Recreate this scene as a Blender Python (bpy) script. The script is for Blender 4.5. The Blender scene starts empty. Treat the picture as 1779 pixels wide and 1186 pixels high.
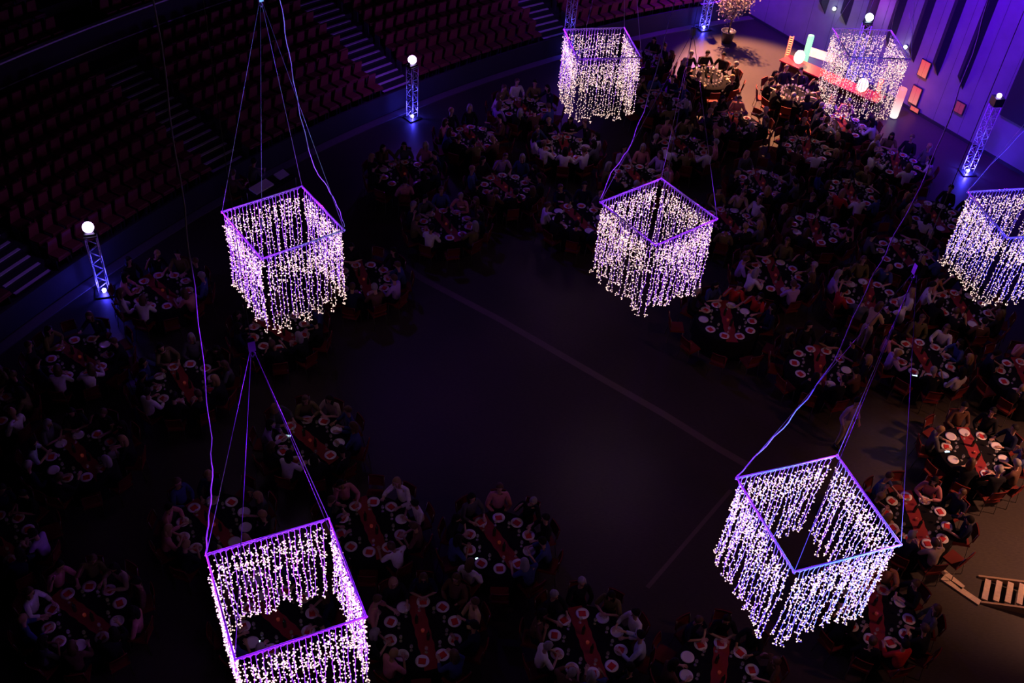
import bpy, bmesh, math, random
from mathutils import Vector, Matrix
random.seed(11)
sc = bpy.context.scene
COL = sc.collection
PI = math.pi

# ---------------------------------------------------------------- camera
HC = 19.95
R2 = Vector((0.9961619, 0.0589191, 0.0647301)); U2 = Vector((-0.0875297, 0.6705493, 0.7366833)); FW = Vector((0.0, 0.7395216, -0.6731328))
cam = bpy.data.objects.new('camera', bpy.data.cameras.new('camera')); COL.objects.link(cam)
cam.matrix_world = Matrix(((R2.x, U2.x, -FW.x, 0), (R2.y, U2.y, -FW.y, 0), (R2.z, U2.z, -FW.z, HC), (0, 0, 0, 1)))
cam.data.sensor_width = 36.0; cam.data.lens = 36.885; cam.data.clip_end = 300; cam.data.clip_start = 0.1
sc.camera = cam
FPX = 1822.7259

def px(x, y, z):
    """image position (in the 1779 x 1186 frame) of a point of the hall; only used to choose clothes and name places"""
    v = Vector((x, y, z - HC))
    d = v.dot(FW)
    return (889.5 + FPX * v.dot(R2) / d, 593 - FPX * v.dot(U2) / d)

# ---------------------------------------------------------------- colour management, world, lights
vs = sc.view_settings
vs.view_transform = 'Standard'; vs.look = 'None'; vs.exposure = 0.0; vs.gamma = 1.0; vs.use_curve_mapping = False
w = bpy.data.worlds.new('hall_darkness'); sc.world = w; w.use_nodes = True
w.node_tree.nodes['Background'].inputs[0].default_value = (0.35, 0.15, 0.6, 1)
w.node_tree.nodes['Background'].inputs[1].default_value = 0.0012

def spot(name, loc, target, energy, color, size_deg, blend=0.6, radius=0.15):
    l = bpy.data.lights.new(name, 'SPOT'); l.energy = energy; l.color = color; l.spot_size = math.radians(size_deg)
    l.spot_blend = blend; l.shadow_soft_size = radius
    o = bpy.data.objects.new(name, l); COL.objects.link(o); o.location = loc
    o.rotation_euler = (Vector(target) - Vector(loc)).to_track_quat('-Z', 'Y').to_euler()
    return o
def point(name, loc, energy, color, radius=0.1):
    l = bpy.data.lights.new(name, 'POINT'); l.energy = energy; l.color = color; l.shadow_soft_size = radius
    o = bpy.data.objects.new(name, l); COL.objects.link(o); o.location = loc
    return o

VIOLET = (0.24, 0.012, 1.0); BLUE = (0.05, 0.04, 1.0); MAGENTA = (1.0, 0.05, 0.8); WARM = (1.0, 0.52, 0.30); RED = (1.0, 0.06, 0.05); CYAN = (0.2, 0.6, 1.0)
CUBES = {  # centre of the top frame, turn in degrees
 'A': (-5.36, 18.93, 5.76, 39.4), 'B': (3.24, 21.02, 5.49, 39.5), 'C': (5.36, 11.45, 6.31, 21.4), 'D': (-3.2, 9.35, 5.91, 27.1),
 'E': (1.99, 30.69, 4.92, 14.2), 'F': (10.8, 32.46, 4.86, 6.4), 'G': (12.68, 22.78, 5.21, 13.5)}
TOWERS = [(-11.74, 22.47, 2.05), (-4.33, 33.47, 2.05), (15.83, 33.07, 2.75), (1.2, 39.6, 2.4), (7.03, 42.89, 2.1), (12.6, 39.0, 2.6)]
def cp(k, dz=-0.7): c = CUBES[k]; return (c[0], c[1], c[2] + dz)
# moving heads on seen and assumed unseen lamp towers, aimed at the hanging cubes
BEAMS = [((-11.74, 22.47, 2.5), 'A', 2600, VIOLET, 26), ((-11.74, 22.47, 2.5), 'D', 3600, VIOLET, 16), ((-4.33, 33.47, 2.5), 'A', 3800, VIOLET, 16),
         ((-4.33, 33.47, 2.5), 'B', 3200, VIOLET, 16), ((1.2, 39.6, 2.9), 'E', 2400, VIOLET, 20), ((-4.33, 33.47, 2.5), 'E', 1500, VIOLET, 24),
         ((7.03, 42.89, 2.5), 'F', 1700, VIOLET, 20), ((12.6, 39.0, 3.0), 'F', 1300, MAGENTA, 30), ((15.83, 33.07, 3.2), 'G', 2600, VIOLET, 20),
         ((15.83, 33.07, 3.2), 'B', 4200, VIOLET, 14), ((17.5, 14.5, 3.0), 'G', 2600, BLUE, 22), ((17.5, 14.5, 3.0), 'C', 6600, VIOLET, 18),
         ((-12.5, 10.0, 3.0), 'D', 3600, VIOLET, 20), ((-12.5, 10.0, 3.0), 'C', 4600, VIOLET, 12), ((15.5, 4.5, 3.0), 'C', 1800, CYAN, 16),
         ((15.5, 4.5, 3.0), 'B', 5200, VIOLET, 12), ((0.0, -1.0, 3.0), 'C', 3600, BLUE, 18), ((0.0, -1.0, 3.0), 'D', 1800, VIOLET, 20),
         ((-12.5, 10.0, 3.0), 'A', 3000, VIOLET, 18)]
for (bl, k, e, c, a) in BEAMS: spot('tower_beam', bl, cp(k, -0.45), e * (6.0 if k == 'A' else 8.5), c, a, 0.5, 0.1)
# washes on the hall
spot('violet_wall_wash', (8.5, 32.0, 13.5), (14.2, 38.2, 4.2), 17000, (0.11, 0.0, 1.0), 62, 0.8, 0.4)
spot('violet_wall_wash', (10.5, 26.0, 14.5), (17.2, 34.0, 3.8), 12000, (0.11, 0.0, 1.0), 48, 0.8, 0.4)
spot('warm_floor_wash', (5.9, 48.0, 12.2), (8.9, 38.4, 0), 95000, (1.0, .38, .19), 28, 0.45, 0.25)
spot('warm_exit_wash', (19.0, 17.0, 9.0), (13.6, 17.0, 0), 6500, (1.0, .40, .23), 46, 0.9, 0.3)
spot('high_violet_wash', (-9.0, 33.0, 17.0), (8.5, 20.0, 0), 2000, (.16, .02, 1.0), 58, 0.8, 0.5)
spot('cable_violet', (-12.5, 10.0, 3.0), (-5.0, 14.5, 12.5), 9000, VIOLET, 26, 0.6, 0.1)  # both cable spots are unseen additions that tint the supply cables
spot('cable_violet', (17.5, 14.5, 3.0), (9.5, 21.0, 11.0), 9000, VIOLET, 28, 0.6, 0.1)
spot('rose_table_wash', (21.0, 10.0, 15.0), (10.5, 16.5, 0), 1500, (1.0, 0.36, 0.28), 58, 0.9, 0.5)

# ---------------------------------------------------------------- materials
def mat(name, col, rough=0.6, metal=0.0, emit=None, estr=0.0, var=0.15, scale=6.0, trans=0.0, spec=0.5, bump=0.0):
    m = bpy.data.materials.new(name); m.use_nodes = True
    nt = m.node_tree; b = nt.nodes['Principled BSDF']
    b.inputs['Roughness'].default_value = rough; b.inputs['Metallic'].default_value = metal
    b.inputs['Specular IOR Level'].default_value = spec
    if trans: b.inputs['Transmission Weight'].default_value = trans
    tc = nt.nodes.new('ShaderNodeTexCoord'); nz = nt.nodes.new('ShaderNodeTexNoise'); nz.inputs['Scale'].default_value = scale
    nt.links.new(tc.outputs['Object'], nz.inputs['Vector'])
    mx = nt.nodes.new('ShaderNodeMix'); mx.data_type = 'RGBA'
    mx.inputs[6].default_value = (*[c * (1 - var) for c in col], 1); mx.inputs[7].default_value = (*[min(1, c * (1 + var)) for c in col], 1)
    nt.links.new(nz.outputs['Fac'], mx.inputs[0]); nt.links.new(mx.outputs[2], b.inputs['Base Color'])
    if bump:
        bp = nt.nodes.new('ShaderNodeBump'); bp.inputs['Strength'].default_value = bump
        nt.links.new(nz.outputs['Fac'], bp.inputs['Height']); nt.links.new(bp.outputs['Normal'], b.inputs['Normal'])
    if emit:
        b.inputs['Emission Color'].default_value = (*emit, 1); b.inputs['Emission Strength'].default_value = estr
    return m
def gradient_glow(name, c0, c1, z0, z1, strength):
    m = bpy.data.materials.new(name); m.use_nodes = True; nt = m.node_tree; b = nt.nodes['Principled BSDF']
    tc = nt.nodes.new('ShaderNodeTexCoord'); sp = nt.nodes.new('ShaderNodeSeparateXYZ'); mr = nt.nodes.new('ShaderNodeMapRange')
    mr.inputs[1].default_value = z0; mr.inputs[2].default_value = z1
    mx = nt.nodes.new('ShaderNodeMix'); mx.data_type = 'RGBA'; mx.inputs[6].default_value = (*c0, 1); mx.inputs[7].default_value = (*c1, 1)
    nt.links.new(tc.outputs['Object'], sp.inputs[0]); nt.links.new(sp.outputs[2], mr.inputs[0]); nt.links.new(mr.outputs[0], mx.inputs[0])
    nt.links.new(mx.outputs[2], b.inputs['Emission Color']); b.inputs['Emission Strength'].default_value = strength
    b.inputs['Base Color'].default_value = (.06, .03, .03, 1)
    return m

def floor_material():
    m = bpy.data.materials.new('arena_floor'); m.use_nodes = True; nt = m.node_tree; b = nt.nodes['Principled BSDF']
    tc = nt.nodes.new('ShaderNodeTexCoord'); n1 = nt.nodes.new('ShaderNodeTexNoise'); n1.inputs['Scale'].default_value = 0.35; n1.inputs['Detail'].default_value = 6
    n2 = nt.nodes.new('ShaderNodeTexNoise'); n2.inputs['Scale'].default_value = 9; n2.inputs['Detail'].default_value = 8
    mp = nt.nodes.new('ShaderNodeMapping'); mp.inputs['Scale'].default_value = (1, 4, 1); mp.inputs['Rotation'].default_value = (0, 0, 0.9)
    nt.links.new(tc.outputs['Object'], n1.inputs['Vector']); nt.links.new(tc.outputs['Object'], mp.inputs['Vector']); nt.links.new(mp.outputs[0], n2.inputs['Vector'])
    ad = nt.nodes.new('ShaderNodeMath'); ad.operation = 'MULTIPLY'; nt.links.new(n1.outputs['Fac'], ad.inputs[0]); nt.links.new(n2.outputs['Fac'], ad.inputs[1])
    cr = nt.nodes.new('ShaderNodeValToRGB'); cr.color_ramp.elements[0].position = 0.12; cr.color_ramp.elements[0].color = (.036, .030, .028, 1)
    cr.color_ramp.elements[1].position = 0.42; cr.color_ramp.elements[1].color = (.062, .049, .041, 1)
    nt.links.new(ad.outputs[0], cr.inputs[0]); nt.links.new(cr.outputs[0], b.inputs['Base Color'])
    b.inputs['Roughness'].default_value = 0.38; b.inputs['Specular IOR Level'].default_value = 0.25
    bp = nt.nodes.new('ShaderNodeBump'); bp.inputs['Strength'].default_value = 0.06; nt.links.new(n2.outputs['Fac'], bp.inputs['Height']); nt.links.new(bp.outputs[0], b.inputs['Normal'])
    return m

M = dict(
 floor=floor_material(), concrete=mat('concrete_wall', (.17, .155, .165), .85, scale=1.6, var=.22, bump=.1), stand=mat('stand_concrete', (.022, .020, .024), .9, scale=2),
 kerb=mat('kerb_paint', (.12, .10, .11), .6), nosing=mat('stair_nosing', (.75, .72, .78), .5), line=mat('floor_line', (.105, .075, .06), .45, scale=3),
 fin=mat('baffle_black', (.012, .01, .014), .9), dark=mat('black_panel', (.01, .01, .014), .7), seatred=mat('seat_red', (.16, .022, .022), .7),
 seatmetal=mat('seat_bracket', (.12, .12, .13), .4, .6), cloth=mat('black_cloth', (.010, .009, .011), .95, spec=.08), runner=mat('runner_red', (.26, .014, .018), .85, scale=20),
 wood=mat('ply_wood', (.35, .24, .15), .6, scale=4), chairred=mat('chair_red', (.13, .012, .009), .75, spec=.25), chrome=mat('chair_metal', (.35, .34, .34), .35, .9),
 plate=mat('plate_white', (.80, .76, .74), .2, var=.03), napkin=mat('napkin_red', (.55, .015, .02), .8, var=.1), bulb=mat('bulb_glow', (.22, .16, .14), .4, emit=(1.0, .64, .52), estr=2.0),
 wire=mat('white_cable', (.72, .70, .78), .45, var=.05), frame=mat('white_frame_tube', (.75, .74, .8), .35, var=.05), alu=mat('truss_aluminium', (.72, .73, .76), .35, .35, var=.05),
 black=mat('black_plastic', (.01, .01, .012), .4), skin=mat('skin', (.55, .33, .24), .55, var=.08), skin2=mat('skin_tan', (.40, .22, .14), .55, var=.08),
 hair_dark=mat('hair_dark', (.012, .009, .008), .75, spec=.2), hair_brown=mat('hair_brown', (.09, .045, .02), .6), hair_blond=mat('hair_blond', (.35, .22, .09), .6), hair_grey=mat('hair_grey', (.3, .28, .27), .6),
 shoe=mat('shoe_leather', (.012, .01, .01), .35), trouser=mat('trouser_dark', (.010, .010, .014), .92, spec=.1), beige=mat('beige_cotton', (.42, .34, .26), .85),
 pot=mat('plant_pot', (.03, .03, .035), .5), leaf=mat('pale_leaf', (.30, .25, .26), .7, scale=12), bark=mat('bark', (.10, .07, .05), .9), steel=mat('steel_rope', (.35, .35, .4), .4, .5),
 bar=mat('bar_red_top', (.55, .03, .035), .35), barfront=mat('bar_front', (.05, .015, .02), .6), white=mat('white_laminate', (.34, .29, .28), .5, var=.04),
 plank=mat('pale_plank', (.50, .38, .28), .55, scale=14, var=.3), screen=mat('phone_screen', (.02, .02, .02), .2, emit=(.55, .85, 1.0), estr=2.2),
 head=mat('lamp_globe', (.8, .8, .8), .3, emit=(.62, .42, 1.0), estr=9.0), headcy=mat('lamp_globe_cool', (.8, .8, .8), .3, emit=(.6, .85, 1.0), estr=8.0), uplight=mat('uplight_lens', (.8, .8, .8), .3, emit=(.35, .30, 1.0), estr=14.0),
 walllamp=mat('wall_lamp', (.8, .8, .8), .3, emit=(.75, 1.0, .85), estr=4.5), redlamp=mat('red_tube', (.7, .1, .05), .4, emit=(1.0, .12, .05), estr=2.2), orangelamp=mat('orange_tube', (.7, .2, .05), .4, emit=(1.0, .30, .10), estr=2.0),
 glowball=mat('glow_ball', (.8, .8, .8), .4, emit=(1.0, .80, .74), estr=1.7), amber=gradient_glow('amber_reflection', (1.0, .22, .10), (1.0, .08, .07), -.3, .3, .75),
 dimamber=mat('dim_reflection', (.2, .05, .05), .4, emit=(1.0, .1, .1), estr=.16), rosepane=gradient_glow('rose_reflection', (1.0, .28, .22), (.8, .06, .10), -.35, .35, .8),  # amber, dim and rose panels: lamp reflections put into emission
 greenlamp=gradient_glow('green_column', (1.0, 1.0, 1.0), (.30, .95, .50), 0.1, .75, 1.5), pinklamp=gradient_glow('pink_column', (1.0, .86, .80), (1.0, .24, .26), 0.15, .95, 1.25))
M['lip'] = mat('lip', (.36, .12, .10), .5)
def glassmat():
    m = bpy.data.materials.new('clear_glass'); m.use_nodes = True; nt = m.node_tree; b = nt.nodes['Principled BSDF']
    b.inputs['Base Color'].default_value = (.8, .78, .8, 1); b.inputs['Roughness'].default_value = .06; b.inputs['Alpha'].default_value = .32; b.inputs['Specular IOR Level'].default_value = 1.0
    return m
M['glass'] = glassmat(); M['bottle'] = mat('bottle_glass', (.02, .05, .025), .08, spec=1.0)
CLOTHES = {k: mat('cloth_' + k, c, .92, scale=18, var=.2, spec=.12) for k, c in dict(black=(.014, .013, .017), navy=(.012, .014, .04), grey=(.10, .10, .11), white=(.72, .68, .70), blue=(.05, .07, .20), lightblue=(.40, .45, .60),
   red=(.55, .03, .03), rose=(.55, .22, .24), violet=(.42, .26, .62), beige=(.45, .36, .26), brown=(.12, .06, .04), olive=(.16, .14, .05), orange=(.62, .28, .13), yellow=(.60, .45, .22)).items()}  # violet cloth: violet light on white shirts put into the colour

# ---------------------------------------------------------------- mesh helpers
class MB:
    def __init__(s): s.v = []; s.f = []; s.mi = []; s.smooth = []
    def add(s, vs, fs, mi=0, sm=False):
        n = len(s.v); s.v += [tuple(q) for q in vs]; s.f += [tuple(i + n for i in f) for f in fs]; s.mi += [mi] * len(fs); s.smooth += [sm] * len(fs)
    def box(s, c, d, rz=0.0, mi=0, top=1.0, tilt=None):
        co, si = math.cos(rz), math.sin(rz); vs = []
        for z in (-1, 1):
            k = top if z > 0 else 1.0
            for x, y in ((-1, -1), (1, -1), (1, 1), (-1, 1)):
                p = Vector((x * d[0] / 2 * k, y * d[1] / 2 * k, z * d[2] / 2))
                if tilt: p = Matrix.Rotation(tilt, 3, 'X') @ p
                vs.append((c[0] + p.x * co - p.y * si, c[1] + p.x * si + p.y * co, c[2] + p.z))
        s.add(vs, [(3, 2, 1, 0), (4, 5, 6, 7), (0, 1, 5, 4), (1, 2, 6, 5), (2, 3, 7, 6), (3, 0, 4, 7)], mi)
    def tube(s, pts, r, n=6, mi=0, cap=True, sm=True):
        pts = [Vector(p) for p in pts]; rs = r if isinstance(r, (list, tuple)) else [r] * len(pts); rings = []
        up = None
        for i, p in enumerate(pts):
            t = (pts[min(i + 1, len(pts) - 1)] - pts[max(i - 1, 0)]).normalized()
            if up is None: up = t.orthogonal().normalized()
            else: up = (up - t * up.dot(t)); up = up.normalized() if up.length > 1e-6 else t.orthogonal().normalized()
            b = t.cross(up)
            rings.append([p + (up * math.cos(2 * PI * k / n) + b * math.sin(2 * PI * k / n)) * rs[i] for k in range(n)])
        vs = [q for ring in rings for q in ring]
        fs = [(i * n + k, i * n + (k + 1) % n, (i + 1) * n + (k + 1) % n, (i + 1) * n + k) for i in range(len(pts) - 1) for k in range(n)]
        if cap: fs += [tuple(range(n))[::-1], tuple((len(pts) - 1) * n + k for k in range(n))]
        s.add(vs, fs, mi, sm)
    def lathe(s, prof, n=24, c=(0, 0, 0), mi=0, sm=True, capt=True, capb=True):
        vs = [(c[0] + r * math.cos(2 * PI * k / n), c[1] + r * math.sin(2 * PI * k / n), c[2] + z) for r, z in prof for k in range(n)]
        fs = [(i * n + k, i * n + (k + 1) % n, (i + 1) * n + (k + 1) % n, (i + 1) * n + k) for i in range(len(prof) - 1) for k in range(n)]
        if capb: fs.append(tuple(range(n))[::-1])
        if capt: fs.append(tuple((len(prof) - 1) * n + k for k in range(n)))
        s.add(vs, fs, mi, sm)
    def ball(s, c, r, seg=12, rings=8, mi=0, sc_=(1, 1, 1), sm=True):
        prof = [(max(1e-4, math.sin(PI * i / rings)) , -math.cos(PI * i / rings)) for i in range(rings + 1)]
        vs = [(c[0] + r * sc_[0] * a * math.cos(2 * PI * k / seg), c[1] + r * sc_[1] * a * math.sin(2 * PI * k / seg), c[2] + r * sc_[2] * z) for a, z in prof for k in range(seg)]
        fs = [(i * seg + k, i * seg + (k + 1) % seg, (i + 1) * seg + (k + 1) % seg, (i + 1) * seg + k) for i in range(rings) for k in range(seg)]
        s.add(vs, fs, mi, sm)
    def mesh(s, name, mats):
        me = bpy.data.meshes.new(name); me.from_pydata(s.v, [], s.f)
        for m in (mats if isinstance(mats, (list, tuple)) else [mats]): me.materials.append(m)
        me.polygons.foreach_set('material_index', s.mi); me.polygons.foreach_set('use_smooth', s.smooth); me.update()
        return me
def obj(name, data, parent=None, loc=(0, 0, 0), rz=0.0):
    o = bpy.data.objects.new(name, data); COL.objects.link(o); o.location = loc; o.rotation_euler = (0, 0, rz)
    if parent: o.parent = parent
    return o
def tag(o, label=None, cat=None, group=None, kind=None):
    if label: o['label'] = label
    if cat: o['category'] = cat
    if group: o['group'] = group
    if kind: o['kind'] = kind
    return o
def thing(name, label, cat, loc=(0, 0, 0), rz=0.0, group=None):
    return tag(obj(name, None, None, loc, rz), label, cat, group)
def structure(name, mb, mats): return tag(obj(name, mb.mesh(name, mats)), kind='structure')
def dup(root, loc, rz, label, group=None, mats=None, scale=None):
    r = root.copy(); COL.objects.link(r); r.location = loc; r.rotation_euler = (0, 0, rz); r['label'] = label
    if group: r['group'] = group
    if scale: r.scale = scale
    for ch in root.children:
        c = ch.copy(); COL.objects.link(c); c.parent = r
        for g in ch.children:
            d = g.copy(); COL.objects.link(d); d.parent = c
    return r

# ---------------------------------------------------------------- the setting
AC = Vector((30.506, 1.671)); AR = 47.715           # the arena floor is a circle
def arc(off, th, z=0.0):
    a = math.radians(th); return (AC.x + (AR + off) * math.cos(a), AC.y + (AR + off) * math.sin(a), z)
m = MB(); m.add([(-30, -8, 0), (30, -8, 0), (30, 56, 0), (-30, 56, 0)], [(0, 1, 2, 3)]); structure('floor', m, M['floor'])
def arcband(m, prof, t0, t1, n, mi=0):
    """profile of (offset, height) swept around the arena"""
    vs = [arc(o, t0 + (t1 - t0) * i / n, z) for i in range(n + 1) for o, z in prof]; k = len(prof)
    m.add(vs, [(i * k + j, i * k + j + 1, (i + 1) * k + j + 1, (i + 1) * k + j) for i in range(n) for j in range(k - 1)], mi)
TH0, TH1 = 113.0, 160.0
m = MB(); arcband(m, [(-.16, 0), (-.16, .03), (.16, .03), (.16, 0)], TH0, TH1, 90); structure('trim_1', m, M['kerb'])
NR, TREAD, RISE, OFF0, Z0 = 8, .72, .20, .36, .48
prof = [(.22, 0), (.22, Z0 + .30), (.30, Z0 + .30), (.30, Z0)]
for k in range(NR): prof += [(OFF0 + (k + 1) * TREAD, Z0 + k * RISE), (OFF0 + (k + 1) * TREAD, Z0 + (k + 1) * RISE)]
zt = Z0 + NR * RISE; ot = OFF0 + NR * TREAD
prof += [(ot + .75, zt), (ot + .75, zt + 1.15), (ot + .85, zt + 1.15), (ot + .85, zt + .75)]
UO, UZ = ot + .85, zt + .75
for k in range(6): prof += [(UO + (k + 1) * .8, UZ + k * .34), (UO + (k + 1) * .8, UZ + (k + 1) * .34)]
prof += [(UO + 6.5, UZ + 6 * .34), (UO + 6.5, 9.0)]
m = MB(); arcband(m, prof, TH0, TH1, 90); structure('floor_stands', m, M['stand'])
m = MB(); arcband(m, [(ot + .70, zt + 1.15), (ot + .70, zt + 1.2), (ot + .88, zt + 1.2), (ot + .88, zt + 1.15)], TH0, TH1, 90)
arcband(m, [(ot + .745, zt + .36), (ot + .74, zt + .36), (ot + .74, zt + .40), (ot + .745, zt + .40)], TH0, TH1, 90); structure('trim_2', m, M['nosing'])
AISLES = [155.2, 146.2, 137.2, 128.0, 118.4]; AW = .62
AWDEG = math.degrees(AW / AR)
for i, a in enumerate(AISLES):
    m = MB()
    for k in range(NR):
        for h in (0, 1):                      # two steps to a row
            o0 = OFF0 + k * TREAD + h * TREAD / 2; z = Z0 + k * RISE + h * RISE / 2
            if h: arcband(m, [(o0, z - RISE / 2), (o0, z), (o0 + TREAD / 2, z)], a - AWDEG, a + AWDEG, 3, 1)
            arcband(m, [(o0, z - .02), (o0 - .004, z + .006), (o0 + .10, z + .006)], a - AWDEG, a + AWDEG, 3, 0)
    structure('trim_%d' % (i + 3), m, [M['nosing'], M['stand']])
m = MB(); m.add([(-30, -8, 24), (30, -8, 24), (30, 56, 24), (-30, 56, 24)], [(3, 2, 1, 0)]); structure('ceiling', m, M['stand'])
# painted court lines on the floor
m = MB()
def ribbon(m, pts, wd, z):
    vs = []
    for i, p in enumerate(pts):
        t = (Vector(pts[min(i + 1, len(pts) - 1)]) - Vector(pts[max(0, i - 1)])).normalized(); nrm = Vector((-t.y, t.x)) * wd / 2
        vs += [(p[0] + nrm.x, p[1] + nrm.y, z), (p[0] - nrm.x, p[1] - nrm.y, z)]
    m.add(vs, [(2 * i, 2 * i + 1, 2 * i + 3, 2 * i + 2) for i in range(len(pts) - 1)])
ribbon(m, [(-3.6, 25.0), (-2.82, 24.33), (-.38, 22.79), (1.16, 21.71), (2.61, 20.68), (4.14, 19.62), (5.58, 18.5), (6.3, 18.0)], .22, .004)
structure('trim_8', m, M['line'])
m = MB(); ribbon(m, [(5.75, 17.15), (3.55, 14.05)], .10, .004); structure('trim_9', m, M['line'])
# concrete side wall with hanging black baffles
WA = Vector((11.3, 41.8)); WD = Vector((.6089, -.7932)); WN = Vector((-.7932, -.6089))   # along / into the hall
def wp(s, n, z): return (WA.x + WD.x * s + WN.x * n, WA.y + WD.y * s + WN.y * n, z)
WRZ = math.atan2(WD.y, WD.x)
m = MB(); m.add([wp(-4, 0, 0), wp(14, 0, 0), wp(14, 0, 9), wp(-4, 0, 9)], [(0, 1, 2, 3)])
for k in range(12):                                     # shallow board joints
    s0 = -3.7 + 1.155 * k; m.add([wp(s0, .012, .12), wp(s0 + .012, .012, .12), wp(s0 + .012, .012, 9), wp(s0, .012, 9)], [(0, 1, 2, 3)], 1)
structure('wall_bar_side', m, [M['concrete'], M['dark']])
m = MB(); m.add([wp(-4, 0, 0), wp(-4, .04, 0), wp(-4, .04, .12), wp(-4, 0, .12), wp(14, 0, 0), wp(14, .04, 0), wp(14, .04, .12), wp(14, 0, .12)], [(1, 5, 6, 2), (2, 6, 7, 3)])
structure('baseboard_bar_side', m, M['dark'])
def baffle(width, depth, h, tip):
    b = MB()
    pr = [(-width / 2, 0), (width / 2, 0), (width * .18, depth), (-width * .18, depth)]
    vs = [(x, y, tip) for x, y in pr] + [(x, y, h) for x, y in pr]; b.add(vs, [(0, 1, 5, 4), (1, 2, 6, 5), (2, 3, 7, 6), (3, 0, 4, 7), (4, 5, 6, 7)])
    b.add([(x, y, tip) for x, y in pr] + [(-width * .42, 0, 0)], [(1, 0, 4), (2, 1, 4), (3, 2, 4), (0, 3, 4)])
    return b.mesh('wall_baffle', M['fin'])
bm_ = baffle(.34, .34, 7.0, .55)
nm = ['first', 'second', 'third', 'fourth', 'fifth', 'sixth', 'seventh', 'eighth', 'ninth']
for k in range(9):
    s = -2.0 + 1.155 * k
    o = obj('wall_baffle', bm_, None, wp(s, .0, 1.75 if k > 1 else 2.3), WRZ + PI)
    tag(o, nm[k] + ' pointed black baffle on the violet wall, counting from the tree end', 'baffle', 'baffles hanging on the violet wall')
m = MB(); m.box((0, 0, 2.5), (2.4, .10, 5.0)); o = obj('wall_screen', m.mesh('wall_screen', M['dark']), None, wp(10.35, .06, 1.66), WRZ)
tag(o, 'large black screen on the violet wall beyond the slanting lamp tower', 'screen')

# ---------------------------------------------------------------- stands seats
def words(n): return ['first', 'second', 'third', 'fourth', 'fifth', 'sixth', 'seventh', 'eighth', 'ninth', 'tenth', 'eleventh', 'twelfth', 'thirteenth', 'fourteenth', 'fifteenth', 'sixteenth', 'seventeenth', 'eighteenth'][n]
def seat_parts():
    a = MB(); a.box((0, .0, .44), (.38, .40, .07), tilt=math.radians(-6)); a.box((0, -.20, .41), (.42, .05, .05))
    b = MB(); b.box((0, .20, .66), (.36, .06, .44), tilt=math.radians(12), top=.86)
    c = MB(); c.box((-.19, .05, .20), (.04, .26, .42)); c.box((.19, .05, .20), (.04, .26, .42)); c.box((0, .22, .25), (.40, .03, .06))
    return a, b, c
sa, sb, scm = seat_parts()
me_s, me_b, me_f = sa.mesh('seat', M['seatred']), sb.mesh('backrest', M['seatred']), scm.mesh('bracket', M['seatmetal'])
slots = []
SPITCH = math.degrees(.505 / AR)
for k in range(NR + 5):
    up = k >= NR
    off = OFF0 + (k + .5) * TREAD if not up else UO + (k - NR + .5) * .8
    z = Z0 + k * RISE if not up else UZ + (k - NR) * .34
    step = math.degrees(.505 / (AR + off))
    for i, a in enumerate(AISLES + [TH0]):
        hi = 160.0 if i == 0 else AISLES[i - 1] - AWDEG
        lo = a + AWDEG if i < len(AISLES) else TH0
        n = int((hi - lo) / step)
        for j in range(n):
            th = hi - step * (j + .5) - ((hi - lo) - n * step) / 2
            x, y, _ = arc(off, th)
            u, v = px(x, y, z + .5)
            if -15 < u < 1795 and -15 < v < 620: slots.append((math.hypot(math.hypot(x, y), HC - z), x, y, z, th, k, i, j))
slots.sort()
proto = None; rest = MB()
SECT = ['before the bottom-corner stairway', 'between the first two stairways', 'beyond the second stairway', 'beyond the third stairway', 'beyond the fourth stairway', 'by the tree stairway']
for q, (d, x, y, z, th, k, i, j) in enumerate(slots):
    rz = math.radians(th) - PI / 2
    lab = 'dark red arena seat, %s row from the floor, %s seat %s' % (words(k), words(min(j, 17)), SECT[i])
    if q < 300:
        if proto is None:
            proto = thing('arena_seat', lab, 'seat', (x, y, z), rz, 'red seats of the stands'); obj('seat', me_s, proto); obj('backrest', me_b, proto); obj('bracket', me_f, proto)
        else: dup(proto, (x, y, z), rz, lab)
    else:
        co, si = math.cos(rz), math.sin(rz)
        for src, mi in ((sa, 0), (sb, 0), (scm, 1)):
            rest.add([(x + p[0] * co - p[1] * si, y + p[0] * si + p[1] * co, z + p[2]) for p in src.v], src.f, mi)
if rest.v: tag(obj('distant_seating', rest.mesh('distant_seating', [M['seatred'], M['seatmetal']])), 'remaining red seats of the stands seen far off in the dark', 'seats', kind='stuff')

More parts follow.
